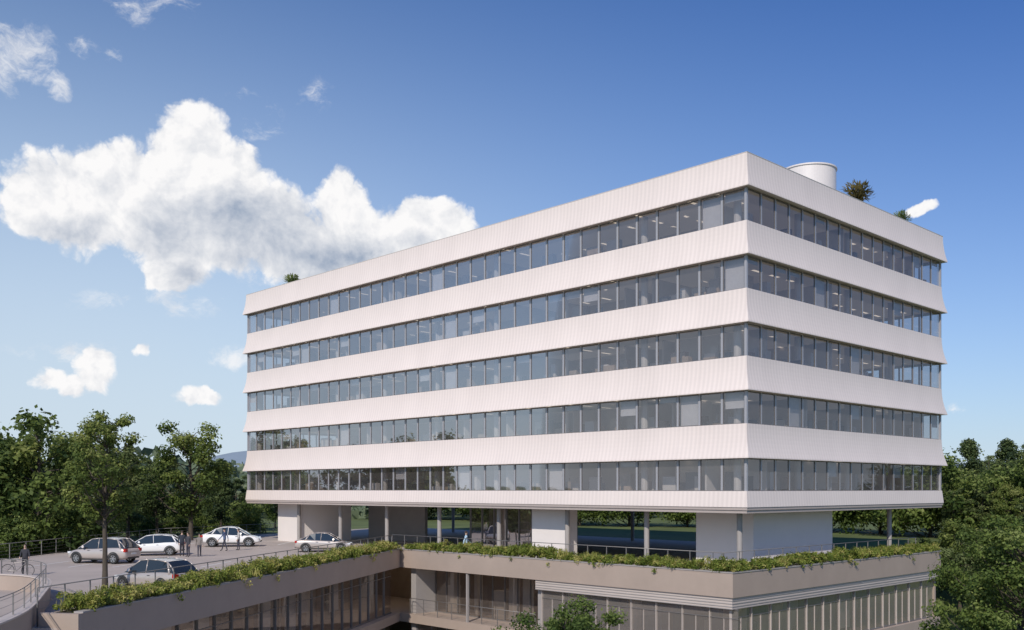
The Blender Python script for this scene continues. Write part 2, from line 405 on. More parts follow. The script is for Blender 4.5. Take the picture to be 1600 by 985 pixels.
def punit(w, h, name, fin=.05, dep=.05, fm=1, gm_='lowglass', mid=False):
    mb = MB(); mb.quad((.05,.06,.08),(w-.02,.06,.08),(w-.02,.06,h-.06),(.05,.06,h-.06),0)
    mb.box((0,-dep,0),(fin,.12,h),fm); mb.box((fin,0,0),(w-.001,.12,.08),2); mb.box((fin,0,h-.06),(w-.001,.12,h),2)
    mb.box((fin,.02,h*.8),(w-.001,.10,h*.8+.035),2)
    if mid: mb.box((w/2-.012,.02,.08),(w/2+.012,.10,h*.8),1)
    return mb.mesh(name, [M[gm_], M['lowfin'], M['frame']])
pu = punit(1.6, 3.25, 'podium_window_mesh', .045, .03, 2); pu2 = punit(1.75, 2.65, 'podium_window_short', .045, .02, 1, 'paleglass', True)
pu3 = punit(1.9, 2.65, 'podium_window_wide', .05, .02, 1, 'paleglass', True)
puD = MB(); puD.quad((.05,.06,.08),(1.15,.06,.08),(1.15,.06,3.2),(.05,.06,3.2),0); puD.box((0,0,0),(.05,.12,3.25),2); puD.box((.05,0,0),(1.2,.12,.08),2); puD.box((.05,0,3.19),(1.2,.12,3.25),2)
puD = puD.mesh('loggia_window_mesh', [M['lowglass'], M['lowfin'], M['frame']])
def place(me, xf, ang, t, o, z, name='window'):
    p = xf(t, o, z); return link(name, me, PB, p, (0,0,ang))
n1 = int((L1-.7)/1.6)
for k in range(n1): place(pu, xf1, a1, L1-.35-(n1-k)*1.6, .55, -4.0)
for k in range(n1-12, n1): place(pu, xf1, a1, L1-.35-(n1-k)*1.6, .55, -7.9)
for k in range(10): place(puD, xf2, a2, 1.2+k*1.2, 2.2, -4.0)
for k in range(7): place(pu, xf2, a2, 1.2+k*1.6, .55, -7.9)
for k in range(8): place(pu2, xf2, a2, 13.7+k*1.75, .32, -4.0)
for k in range(13): place(pu3, xf3, a3, .35+k*1.9, .32, -4.0)
bp_ = [np.array(xf2(13.4,0,0)[:2]), Ppt, Rpt]
mb = MB(); strip(mb, bp_, .10, .30, -1.35, -.753); mb.obj('spandrel_band', [M['lowband']], PB)
for z in (-.93, -1.08, -1.23, -1.35):
    mb = MB(); strip(mb, bp_, .07, .097, z, z+.035); mb.obj('spandrel_shadow_line', [M['column']], PB)  # darker raised strips stand in for shadow grooves in the panel
for a, b_ in (((13.3,.42,-4.0),(13.6,2.4,-.753)), ((.6,.5,-8.0),(1.15,2.4,-.753)), ((6.97,.08,-4.0),(7.10,.24,-.753))):
    mb = MB(); mb.xf = xf2; mb.box(a, b_); mb.obj('loggia_wall', [M['column']], PB)
for t in (2.6, 8.6, 9.9):
    mb = MB(); mb.xf = xf2; mb.box((t,2.45,-3.9),(t+1.0,2.5,-.8)); mb.obj('curtain', [M['inner']], PB)
mb = MB(); rr = random.Random(11)
for xfx, LL in ((xf1, L1), (xf3, 24)):
    k = 0
    while k*1.6 < LL-2:
        if rr.random() < .35:
            mb.xf = xfx; t0 = LL-.35-(k+1)*1.6+.12; d = rr.uniform(.6, 2.8); mb.box((t0,.8,-.85-d),(t0+1.4,.83,-.85))
        k += 1
o = mb.obj('roller_blind', [M['blind']], PB); o['kind'] = 'stuff'
mb = MB(); rr = random.Random(12)
for xfx, LL in ((xf1, L1), (xf2, L2), (xf3, 24)):
    mb.xf = xfx
    for k in range(int(LL/1.1)):
        t = rr.uniform(.5, LL-2); oo = rr.uniform(2.6, 5.2); mb.box((t,oo,-3.99),(t+rr.uniform(.3,1.3),oo+.5,-3.99+rr.choice([.8,1.1,1.9,2.3,3.0])), rr.choice([0,1,2]))
o = mb.obj('shop_furniture', [M['desk'], M['inner'], M['frame']], PB); o['kind'] = 'stuff'

# ------------------------------------------------------------------ ground, deck, courtyard
def gz(x, y):
    s = np.clip((y-78)/18, 0, 1); s = s*s*(3-2*s)
    return -8.0 + 7.6*s
ys = np.concatenate([np.linspace(-60, 140, 60), np.array([160,200,300,500,900,1800,4000,9000])])
xs = np.concatenate([-np.array([9000,4000,1500,700,300,200]), np.linspace(-120,120,40), np.array([200,300,700,1500,4000,9000])])
mb = MB(); vs = [(float(x), float(y), float(gz(x,y))) for y in ys for x in xs]; nx = len(xs)
fs = [(j*nx+i, j*nx+i+1, (j+1)*nx+i+1, (j+1)*nx+i) for j in range(len(ys)-1) for i in range(nx-1)]
mb.add(vs, fs)
gm = simple('grass_ground', (0.14, 0.18, 0.05), .95, var=.4, scale=.15, bump=.3)
o = mb.obj('ground', [gm], smooth=True); top(o, 'grassy ground around the office building', 'ground', kind='structure')
inn = offs(PATH, .04)
poly = [tuple(p) for p in inn] + [loc2w(22.0,.6), loc2w(27,.8), loc2w(30,70), (-22,112), (-33,92), (-35,60), (-40,18), (-15.0,22), (-15.4,29), (-16.0,32.0), (-16.8,33.6)]
n = len(poly); mb = MB()
mb.add([(x,y,0) for x,y in poly]+[(x,y,-.42) for x,y in poly], [tuple(range(n-1,-1,-1)), tuple(range(n,2*n))]+[(i,(i+1)%n,n+(i+1)%n,n+i) for i in range(n)])
o = mb.obj('pavement', [M['deck']]); top(o, 'pale paved parking deck around the office block', 'pavement', kind='structure')
mb = MB(); mb.add([(-14,10,-7.9),(9,10,-7.9),(13,52,-7.9),(-6,72,-7.9)], [(0,1,2,3)])
o = mb.obj('courtyard_paving', [M['deck']]); top(o, 'paved floor of the sunken courtyard', 'pavement', kind='structure')
mb = MB()
for k in range(8):
    x = -31+k*2.7; 
    mb.quad((x,84,.004),(x+.12,84,.004),(x+.12,89,.004),(x,89,.004))
for k in range(6):
    x = -30+k*2.7
    mb.quad((x,60,.004),(x+.12,60,.004),(x+.6,65,.004),(x+.48,65,.004))
o = mb.obj('road_marking', [M['paint']]); top(o, 'white painted parking bay lines on the deck', 'road marking', kind='structure')

# ------------------------------------------------------------------ railings
def railing(path, label, z=0.0, h=1.1, step=1.5, name='railing', group='steel railings along the deck', hr=.022):
    path = [np.array(p, float) for p in path]
    E = empty(name, (path[0][0], path[0][1], z)); top(E, label, 'railing', group)
    o0 = path[0]
    mb = MB()
    for a, b in zip(path[:-1], path[1:]): mb.tube((*(a-o0), h), (*(b-o0), h), hr, n=8)
    mb.obj('handrail', [M['steel']], E, True)
    mb = MB()
    for zz in (.12, .36, .6, .84):
        if zz > h-.1: continue
        for a, b in zip(path[:-1], path[1:]): mb.tube((*(a-o0), zz), (*(b-o0), zz), .007, n=5)
    mb.obj('rail_cable', [M['steel']], E)
    pm = MB(); pm.box((-.022,-.018,0),(.022,.018,h-.02)); pme = pm.mesh('railing_post_mesh', [M['steel']])
    acc = 0.0
    for a, b in zip(path[:-1], path[1:]):
        L = np.linalg.norm(b-a); d = (b-a)/L; ang = math.atan2(d[1], d[0])
        t = (step-acc) % step if acc > 0 else 0.0
        while t < L:
            p = a+d*t; link('post', pme, E, (p[0]-o0[0], p[1]-o0[1], 0), (0,0,ang+math.pi/2)); t += step
        acc = L-(t-step)
    p = path[-1]; link('post', pme, E, (p[0]-o0[0], p[1]-o0[1], 0))
OR = offs(PATH, 1.75)
railing([OR[0], OR[1]], 'steel railing behind the planter of the parking deck wing', h=1.35)
railing([OR[1]+np.array([.05,-.05]), OR[2]], 'steel railing behind the planting in front of the columns', h=1.4)
railing([OR[2]+vv*.05, OR[3]], 'steel railing along the short side of the terrace', h=1.4)
railing([(-39.5,19),(-34.7,60.2),(-32.7,91.8),(-22,111.5)], 'steel fence at the outer edge of the parking deck', step=2.0)
p0 = np.array(xf2(.9,.18,0)[:2]); p1 = np.array(xf2(13.3,.18,0)[:2])
railing([p0,p1], 'steel balcony railing on the courtyard loggia', z=-4.0)
arc = [(-32.5,43.5),(-29,46),(-25.6,47.1),(-23.0,46.3),(-21.2,44.4),(-19.8,41.6),(-18.4,38),(-17.2,35),(-16.2,32.2),(-15.5,29),(-15.1,25.5),(-15.0,22)]
def chaikin(P):
    Q=[P[0]]
    for a,b in zip(P[:-1],P[1:]): Q += [tuple(.75*np.array(a)+.25*np.array(b)), tuple(.25*np.array(a)+.75*np.array(b))]
    return Q+[P[-1]]
arcs = chaikin(chaikin(arc))
arcp = [np.array(p, float) for p in arcs]
RW = empty('ramp_wall', (0,0,0)); top(RW, 'curved concrete ramp wall beside the parking deck', 'wall')
mb = MB(); strip(mb, arcp, -.17, .17, -1.2, .70); mb.obj('wall_body', [M['fascia']], RW)
mb = MB(); strip(mb, arcp, -.21, .21, .702, .76); mb.obj('wall_coping', [M['lowband']], RW)
railing(arcs, 'steel railing on top of the curved ramp wall', z=.76, h=.7, step=1.8, hr=.016)

# ------------------------------------------------------------------ foliage
def leafmesh(name, P, Nrm, S, T, mat, asp=0.6, long=None):
    n = len(P); rng = np.random.default_rng(len(P))
    Nrm = Nrm/np.linalg.norm(Nrm, axis=1, keepdims=True)
    R = rng.normal(size=(n,3)) if long is None else long
    U = R-(R*Nrm).sum(1, keepdims=True)*Nrm; U /= np.linalg.norm(U, axis=1, keepdims=True)+1e-9
    V = np.cross(Nrm, U)
    S = S[:,None]
    v = np.stack([P-U*S*.5, P+V*S*asp*.5-U*S*.08, P+U*S*.5, P-V*S*asp*.5-U*S*.08], 1).reshape(-1,3)
    me = bpy.data.meshes.new(name)
    me.vertices.add(n*4); me.vertices.foreach_set('co', v.astype(np.float32).ravel())
    me.loops.add(n*4); me.loops.foreach_set('vertex_index', np.arange(n*4, dtype=np.int32))
    me.polygons.add(n); me.polygons.foreach_set('loop_start', np.arange(0, n*4, 4, dtype=np.int32))
    me.polygons.foreach_set('loop_total', np.full(n, 4, dtype=np.int32))
    me.update(calc_edges=True)
    a = me.attributes.new('tint', 'FLOAT', 'FACE'); a.data.foreach_set('value', np.clip(T,0,1).astype(np.float32))
    me.materials.append(mat); return me

def sph(rng, n):
    d = rng.normal(size=(n,3)); return d/np.linalg.norm(d, axis=1, keepdims=True)

def tree_meshes(seed, H, R, th, leaf, ncl, per, mat, tr=.2, shape='round', cl=(.2,.36)):
    rng = np.random.default_rng(seed)
    zc = (th+H)/2; rz = (H-th)/2
    d = sph(rng, ncl); rad = rng.uniform(.25,1,ncl)**.45
    C = d*rad[:,None]
    if shape == 'cone':
        C[:,:2] *= np.clip(.95-.75*(C[:,2:3]+1)/2, .1, 1)
    C[:,:2] *= (1+.25*np.sin(np.arctan2(C[:,1],C[:,0])*3+seed))[:,None]
    C = C*np.array([R, R, rz])*.86+np.array([0,0,zc])
    mb = MB(); pts = [np.array([0,0,-.3])]
    top_z = th+(H-th)*.8; k = 7
    for i in range(1, k+1):
        z = top_z*i/k; pts.append(np.array([rng.normal()*.03*z*.4, rng.normal()*.03*z*.4, z]))
    for i in range(k):
        mb.tube(pts[i], pts[i+1], tr*(1-i/k*.8)*(1.25 if i == 0 else 1), tr*(1-(i+1)/k*.8), n=8, caps=False)
    def trunk_at(z):
        z = max(0, min(top_z, z)); i = min(k-1, int(z/top_z*k)); a, b = pts[i], pts[i+1]
        f = (z-a[2])/(b[2]-a[2]+1e-6); return a+(b-a)*f
    for c in C:
        hd = math.hypot(c[0], c[1]); z0 = max(th*.75, min(top_z*.97, c[2]-hd*rng.uniform(.5,.9)))
        a = trunk_at(z0); m_ = (a+c)/2+np.array([0,0,-hd*.08])+rng.normal(size=3)*R*.04
        r_ = tr*.28*(.5+hd/R*.5)
        mb.tube(a, m_, r_, r_*.6, n=5, caps=False); mb.tube(m_, c, r_*.6, r_*.2, n=5, caps=False)
    tm = mb.mesh('tree_trunk_mesh', [M['bark']], True)
    Ps=[]; Ns=[]; Ts=[]
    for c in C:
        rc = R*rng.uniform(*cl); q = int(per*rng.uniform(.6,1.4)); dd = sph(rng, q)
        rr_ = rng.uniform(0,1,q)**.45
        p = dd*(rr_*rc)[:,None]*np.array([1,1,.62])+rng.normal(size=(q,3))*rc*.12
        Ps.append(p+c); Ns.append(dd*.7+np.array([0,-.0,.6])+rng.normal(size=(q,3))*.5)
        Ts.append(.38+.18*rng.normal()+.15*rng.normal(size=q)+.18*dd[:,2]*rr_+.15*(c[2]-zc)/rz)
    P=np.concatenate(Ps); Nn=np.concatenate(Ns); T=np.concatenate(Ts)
    S = leaf*rng.uniform(.6,1.4,len(P))
    return tm, leafmesh('tree_crown_mesh', P, Nn, S, T, mat)

LIB = {}
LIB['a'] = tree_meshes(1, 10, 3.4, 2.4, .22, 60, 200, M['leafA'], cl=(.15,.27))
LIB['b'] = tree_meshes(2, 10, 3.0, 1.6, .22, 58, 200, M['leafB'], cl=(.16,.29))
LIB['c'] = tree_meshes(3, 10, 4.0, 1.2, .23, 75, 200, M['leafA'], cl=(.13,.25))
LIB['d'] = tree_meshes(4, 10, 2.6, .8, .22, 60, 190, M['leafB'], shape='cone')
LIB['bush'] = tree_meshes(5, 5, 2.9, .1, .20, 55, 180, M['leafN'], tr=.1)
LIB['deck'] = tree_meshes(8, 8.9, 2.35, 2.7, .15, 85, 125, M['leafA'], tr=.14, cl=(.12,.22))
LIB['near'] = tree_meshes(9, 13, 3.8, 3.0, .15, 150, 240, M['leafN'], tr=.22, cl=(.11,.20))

def tree(key, x, y, s, label, rot=0, group=None, z=None, cat='tree', name='tree'):
    zz = float(gz(x,y)) if z is None else z
    E = empty(name, (x, y, zz), rot, s); top(E, label, cat, group)
    link('trunk', LIB[key][0], E); link('crown', LIB[key][1], E)
    return E
tree('deck', -18.5, 44.4, .99, 'slender green deciduous tree standing beside the parked cars', .7, z=0)
rr = random.Random(5)
def bypix(px, ytop, depth, key, base=None, label='leafy green tree behind the parking deck', group='trees behind the parking deck', Hm=10):
    x = (px-800)/1527*depth; zt = 4.8+(765-ytop)/1527*depth
    z = float(gz(x, depth)); tree(key, x, depth, (zt-z)/Hm, label, rr.uniform(0,6.28), group)
LB = 'tall leafy tree behind the parking deck fence'
for px, yt, dp, k in [(-40,655,80,'c'),(15,645,84,'b'),(62,628,78,'a'),(112,665,92,'a'),(150,715,100,'b'),(200,685,100,'d'),
                      (245,705,96,'b'),(298,648,92,'a'),(345,712,105,'d'),(368,735,118,'b'),(400,745,125,'a'),
                      (-10,740,104,'b'),(35,730,108,'a'),(90,740,110,'d'),(190,745,118,'c'),(235,735,120,'c'),(320,745,122,'d'),(430,760,130,'c')]:
    bypix(px, yt, dp, k, label=LB)
for px, yt, dp, k in [(1478,710,118,'b'),(1513,675,112,'d'),(1545,700,125,'b'),(1575,675,110,'d'),(1608,678,104,'b'),(1640,690,98,'a'),
                      (1490,755,100,'b'),(1535,757,98,'b'),(1580,753,96,'c'),(1625,755,90,'b'),(1500,805,84,'c'),(1555,808,78,'b'),(1605,805,74,'a')]:
    bypix(px, yt, dp, k, label='dense green tree beyond the office building', group='trees beyond the office building')
for k in range(19):
    x, y = loc2w(60+rr.uniform(-3,5), -20+k*7.0); E = tree('bush', x, y, rr.uniform(1.7,2.3), 'round green shrub behind the office building', rr.uniform(0,6), 'shrubs behind the office building', z=-.8, cat='shrub', name='shrub')
for px, dp in [(10,72),(60,75),(105,78),(-20,70),(150,88),(345,112),(385,112),(300,112),(255,110),(215,106)]:
    x = (px-800)/1527*dp
    if px < 120: x = min(x, -36)
    tree('bush', x, dp, rr.uniform(.75,.95), 'dense green shrub outside the deck fence', rr.uniform(0,6), 'shrubs outside the deck fence', z=-.8, cat='shrub', name='shrub')
tree('near', 20.3, 38.5, .98, 'bright green leafy tree beside the podium corner', .4, z=-8)
tree('near', 25.8, 45, .76, 'bright green leafy tree near the podium end', 2.4, z=-8)
tree('near', 18.6, 33, .62, 'bright green leafy tree near the podium corner', 4.4, z=-8)
tree('near', 2.1, 36, .80, 'bright green treetop rising from the sunken courtyard', 3.0, z=-8.9)

def hedge(name, xf, L, seed, label, dens=34, t0=0.0, trail=0.0):
    rng = np.random.default_rng(seed); Ps=[];Ns=[];Ts=[];Ss=[]
    n = int((L-t0)*dens)
    hn = rng.normal(size=int(L)+3)
    for i in range(n):
        t = rng.uniform(t0+.1, L-.1); o = rng.uniform(-.02,1.3)
        hh = .38+.13*hn[int(t)]*(1-t%1)+.13*hn[int(t)+1]*(t%1)
        r_ = rng.uniform(.12,.28); q = int(55*r_/.22)
        zc = .57+max(.15,hh)*rng.uniform(.1,1.1); tint = rng.choice([.2,.4,.58,.75,.98], p=[.2,.28,.27,.15,.10])
        dd = sph(rng, q); p = dd*(rng.uniform(.3,1,q)*r_)[:,None]
        P = p+np.array([t, o, zc])
        if o < .45 and rng.uniform() < trail:
            P[:,2] -= rng.uniform(.2,.45); P[:,1] -= o+rng.uniform(.0,.1)
        low = (P[:,2] < .60) & (P[:,1] < .36) & (P[:,1] > -.06)
        P[low,2] = .60+rng.uniform(0,.14,low.sum())
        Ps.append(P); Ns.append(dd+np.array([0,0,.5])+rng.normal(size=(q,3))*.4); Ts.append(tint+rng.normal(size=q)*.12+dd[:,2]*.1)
        Ss.append(rng.uniform(.07,.15,q))
    P=np.concatenate(Ps); W = np.array([xf(*p) for p in P])
    me = leafmesh(name+'_mesh', W, np.concatenate(Ns), np.concatenate(Ss), np.concatenate(Ts), M['leafH'], asp=.6)
    G = int((L-t0)*1.3); bl=[];bn=[];bt=[];bs=[];bd=[]
    for i in range(G):
        t = rng.uniform(t0+.1,L-.1); o = rng.uniform(.15,1.2); tt = rng.uniform(.3,1); hh = rng.uniform(.4,.7)
        for j in range(22):
            dx, dy = rng.normal(size=2)*.14; c = np.array(xf(t+dx, o+dy, .55+hh/2)); bl.append(c)
            bd.append([rng.normal()*.45, rng.normal()*.45, 1]); bn.append([rng.normal(), rng.normal(), .1]); bt.append(tt+rng.normal()*.1); bs.append(hh*rng.uniform(.7,1.2))
    me2 = leafmesh(name+'_grass_mesh', np.array(bl), np.array(bn), np.array(bs), np.array(bt), M['leafH'], asp=.09, long=np.array(bd))
    E = empty(name, xf((t0+L)/2, .7, .4)); top(E, label, 'hedge', 'planting along the deck edge')
    for nm, m_ in (('shrub_foliage', me), ('ornamental_grass', me2)):
        o = link(nm, m_, E); o.location = -Vector(E.location); o['kind'] = 'stuff'
hedge('planter_hedge', xf1, L1, 21, 'low green and yellow planting in the parking deck planter', t0=.2, trail=.02)
hedge('planter_hedge', xf2, L2, 22, 'low green planting in the terrace planter before the columns', trail=.02)
hedge('planter_hedge', xf3, L3, 23, 'low green planting spilling over the terrace short side', trail=.07)

def tuft(x, y, z, r, label, seed, mat):
    rng = np.random.default_rng(seed); n = 900; dd = sph(rng, n); dd[:,2] = np.abs(dd[:,2])
    P = dd*(rng.uniform(.1,1,n)*r)[:,None]*np.array([1,1,1.1])
    me = leafmesh('roof_plant_leaves', P+np.array([0,0,r*.1]), dd[:, [1,2,0]], rng.uniform(.15,.4,n)*r, rng.uniform(0,1,n), mat, asp=.25, long=dd)
    E = empty('roof_plant', (x,y,22.45)); top(E, label, 'plant')
    o = link('foliage', me, E, (0,0,z-22.45)); mb = MB(); mb.tube((0,0,0),(0,0,z-22.45+r*.8),.08,.05); mb.obj('stem', [M['bark']], E)
tuft(*loc2w(15.9,1.6), 24.1, 1.2, 'olive brown spiky plant on the roof edge', 1, M['leafR'])
tuft(*loc2w(21.9,1.3), 23.7, .8, 'small green plant at the roof corner', 2, M['leafA'])
tuft(*loc2w(1.2,48.6), 23.4, .9, 'small green shrub on the roof edge', 3, M['leafA'])

rng = np.random.default_rng(77); n = 26000
az = rng.uniform(-.62,.62,n); rd = rng.uniform(170,420,n); X = np.sin(az)*rd; Y = np.cos(az)*rd
hh = 8+3*np.sin(X*.05)+2.5*np.sin(X*.13+Y*.09)+1.5*np.sin(Y*.21)
Z = -.5+hh*rng.uniform(0,1,n)**.4
M['leafD'] = leafmat('leaf_distant', [(0, (0.08, 0.12, 0.09)), (.5, (0.16, 0.20, 0.12)), (1, (0.26, 0.29, 0.17))], .3)
me = leafmesh('distant_wood_mesh', np.stack([X,Y,Z],1), rng.normal(size=(n,3))+np.array([0,-.3,.8]), rng.uniform(1.5,3.2,n), .4+.2*rng.normal(size=n), M['leafD'], asp=.8)
o = link('distant_wood', me); top(o, 'far mass of dark green woodland', 'woodland', kind='stuff')
hm = simple('hazy_hill', (0.30, 0.37, 0.43), 1, var=.2, scale=.004)  # blue of distance haze is painted into the hill colour
mb = MB(); vs=[]; nn=90
for i in range(nn):
    a = -.8+1.6*i/(nn-1); 
    for r_, hz in ((2300,0),(2700,1),(3200,0)):
        h = (55+45*math.sin(a*5+1)+22*math.sin(a*17)+8*math.sin(a*43)+ (40 if a<-.2 else 0))*hz
        vs.append((math.sin(a)*r_, math.cos(a)*r_, -2+max(0,h)))
mb.add(vs, [(i*3+k,(i+1)*3+k,(i+1)*3+k+1,i*3+k+1) for i in range(nn-1) for k in range(2)])
o = mb.obj('hills', [hm], smooth=True); top(o, 'low blue hazy hills on the horizon', 'hills', kind='structure')

# ------------------------------------------------------------------ cars
M['tyre'] = simple('tyre_rubber', (0.02,0.02,0.02), .8)
M['rim'] = simple('alloy_rim', (0.5,0.5,0.5), .3, .8)
M['carglass'] = simple('car_glass', (0.02,0.025,0.03), .05, var=.05, spec=.8)
M['trim'] = simple('dark_trim', (0.03,0.03,0.03), .5)
M['red'] = simple('tail_lamp_red', (0.45,0.02,0.015), .15)
M['lamp'] = simple('head_lamp', (0.7,0.72,0.75), .1)
def wheel_meshes():
    mb = MB(); n=28; r=.33; w=.22
    prof = [(.21,-w/2),(.30,-w/2),(.33,-w/2+.04),(.33,w/2-.04),(.30,w/2),(.21,w/2)]
    vs=[(p[0]*math.cos(2*math.pi*i/n), p[1], p[0]*math.sin(2*math.pi*i/n)) for i in range(n) for p in prof]; k=len(prof)
    mb.add(vs, [(i*k+j, i*k+(j+1)%k, ((i+1)%n)*k+(j+1)%k, ((i+1)%n)*k+j) for i in range(n) for j in range(k)])
    ty = mb.mesh('tyre_mesh', [M['tyre']], False)
    mb = MB()
    mb.tube((0,-.07,0),(0,.07,0),.212,n=28,mi=1)
    for s in (-1,1):
        mb.tube((0,s*.07,0),(0,s*.10,0),.05,n=12)
        for i in range(6):
            t=2*math.pi*i/6; c,s_=math.cos(t),math.sin(t); px,pz=-s_*.025,c*.025
            a=(c*.03-px,s*.095,s_*.03-pz); b=(c*.21-px*1.4,s*.105,s_*.21-pz*1.4); d=(c*.21+px*1.4,s*.105,s_*.21+pz*1.4); e=(c*.03+px,s*.095,s_*.03+pz)
            mb.quad(a,b,d,e,0)
        ring_=[(rr_*math.cos(2*math.pi*i/28), s*.10, rr_*math.sin(2*math.pi*i/28)) for rr_ in (.185,.213) for i in range(28)]
        mb.add(ring_, [(i,(i+1)%28,28+(i+1)%28,28+i) for i in range(28)],0)
    return ty, mb.mesh('rim_mesh', [M['rim'], M['trim']])
TY, RM = wheel_meshes()
def car(x, y, rot, paint, label, suv=0.0, sc=1.0, sedan=False):
    E = empty('parked_car', (x,y,0), rot, sc); top(E, label, 'car', 'cars parked on the deck')
    up=suv
    st=[(-2.16,.48,.76,.68),(-2.10,.32,.95,.79),(-1.85,.26,1.01+up*.3,.85),(-1.4,.24,1.02+up*.3,.88),(-.7,.22,.99+up*.3,.885),(0,.22,.95+up*.3,.88),(.7,.22,.92+up*.3,.88),(1.15,.22,.89+up*.3,.88),(1.6,.24,.81+up*.3,.86),(1.92,.26,.71+up*.25,.80),(2.08,.30,.60+up*.2,.70),(2.15,.42,.52+up*.1,.58)]
    if sedan: st[1]=(-2.15,.34,.90,.76); st[2]=(-1.95,.26,.99,.83)
    vs=[];ns=12
    for (sx,zb,zt,w) in st:
        hh=zt-zb
        half=[(w*.5,zb),(w*.9,zb+.02),(w,zb+hh*.25),(w*1.0,zb+hh*.6),(w*.95,zb+hh*.9),(w*.70,zt)]
        for yy,zz in half: vs.append((sx,yy,zz))
        for yy,zz in reversed(half): vs.append((sx,-yy,zz))
    fs=[]
    for i in range(len(st)-1):
        for k in range(ns): fs.append((i*ns+k, i*ns+(k+1)%ns, (i+1)*ns+(k+1)%ns, (i+1)*ns+k))
    fs.append(tuple(range(ns-1,-1,-1))); fs.append(tuple((len(st)-1)*ns+k for k in range(ns)))
    mb=MB(); mb.add(vs,fs); body=mb.obj('body',[paint],E,True)
    m=body.modifiers.new('sub','SUBSURF'); m.levels=2; m.render_levels=2
    zb_=.88+up*.3; zr=1.46+up*.6
    if sedan: RL=[(1.28,zb_-.02,.76),(.85,zb_+.24,.70),(.35,zr-.06,.61),(-.15,zr,.59),(-.6,zr-.015,.58),(-1.05,zr-.13,.58),(-1.5,zb_+.20,.64),(-1.85,zb_+.06,.70)]
    else: RL=[(1.28,zb_-.02,.76),(.85,zb_+.24,.70),(.35,zr-.06,.62),(-.15,zr,.60),(-.8,zr-.005,.60),(-1.45,zr-.08,.59),(-1.82,zb_+.28,.66),(-2.06,zb_+.04,.72)]
    nR=len(RL)
    def belt(x): return .79 if x>-1.7 else .75
    def span(nm,i0,i1,mat,ny=6,lift=0.0):
        vs=[];
        for i in range(i0,i1+1):
            x_,z_,w_=RL[i]
            for j in range(ny+1):
                v=-1+2*j/ny; vs.append((x_, v*w_, z_+lift+.035*(1-v*v)))
        mb=MB(); mb.add(vs,[(a*(ny+1)+b,a*(ny+1)+b+1,(a+1)*(ny+1)+b+1,(a+1)*(ny+1)+b) for a in range(i1-i0) for b in range(ny)])
        return mb.obj(nm,[mat],E,True)
    span('windscreen',0,2,M['carglass']); span('roof',2,5,paint,lift=.004); span('rear_window',5,7,M['carglass'])
    for s in (1,-1):
        mb=MB(); low=[]; hi=[]
        for i in range(nR):
            x_,z_,w_=RL[i]; hi.append((x_,s*w_,z_)); low.append((x_,s*belt(x_),min(z_,zb_-.02)))
        mb.add(low+hi,[(i,i+1,nR+i+1,nR+i) for i in range(nR-1)]); mb.obj('side_window',[M['carglass']],E)
        mb=MB()
        for i in range(nR-1): mb.tube(hi[i],hi[i+1],.030,n=6)
        for i,wd in ((3,.022),(5,.05)):
            a=Vector(hi[i]); b=Vector((hi[i][0]-(.05 if i==3 else .35),s*belt(0),zb_-.02)); mb.tube(a,b,wd,wd,n=6)
        mb.obj('pillar',[paint],E,True)
    for s in (1,-1):
        for wx in (-1.32,1.32):
            we=link('wheel',None,E,(wx,s*.80,.33)); link('tyre',TY,we); link('rim',RM,we)
            mb=MB(); n=16
            arc_=[(wx+r_*math.cos(math.pi*i/n),s*.893 if r_<.40 else s*.885,.33+r_*math.sin(math.pi*i/n)) for r_ in (.345,.41) for i in range(n+1)]
            mb.add(arc_,[(i,i+1,n+1+i+1,n+1+i) for i in range(n)])
            mb.obj('wheel_arch',[M['trim']],E)
        mb=MB(); mb.box((1.80,s*.66-.12,.58+up*.2),(2.03,s*.66+.10,.69+up*.25)); mb.obj('headlight',[M['lamp']],E)
        mb=MB(); mb.box((-2.14,s*.68-.12,.72+up*.1),(-1.98,s*.68+.12,.88+up*.3)); mb.obj('tail_light',[M['red']],E)
        mb=MB(); mb.tube((.80,s*.82,.94+up*.3),(.77,s*.98,.99+up*.3),.04,.08,n=8); mb.obj('wing_mirror',[paint],E)
        mb=MB(); mb.box((-.95,s*.87-.015,.23),(.95,s*.87+.015,.31)); mb.obj('sill',[M['trim']],E)
        for hx in (-.55,.35):
            mb=MB(); mb.box((hx,s*.880-.012,.78+up*.2),(hx+.16,s*.880+.012,.80+up*.2)); mb.obj('door_handle',[M['trim']],E)
    mb=MB(); mb.box((2.06,-.38,.34),(2.15,.38,.46)); mb.obj('grille',[M['trim']],E)
    mb=MB(); mb.box((-2.17,-.5,.32),(-2.08,.5,.40)); mb.obj('rear_bumper',[M['trim']],E)
    mb=MB(); mb.box((-2.17,-.24,.57),(-2.11,.24,.67)); mb.obj('number_plate',[M['paint']],E)
pw=simple('white_car_paint',(.80,.78,.76),.25,var=.02,coat=.8); ps=simple('silver_car_paint',(.50,.44,.40),.3,.3,var=.03,coat=.8)
car(-26.6,63.7,math.radians(165),ps,'silver bronze crossover parked in a bay facing the trees',.15,1.05)
car(-26.1,71.0,math.radians(190),pw,'white hatchback parked beside the silver crossover',.05)
car(-23.5,82,math.radians(8),pw,'white saloon car parked by the trees',.0,1.12,True)
car(-14.4,75,math.radians(5),ps,'silver saloon parked near the office block',.0,1.0,True)
car(-16.8,46.2,math.radians(150),ps,'pale silver hatchback with red tail lights behind the planter railing',.1)

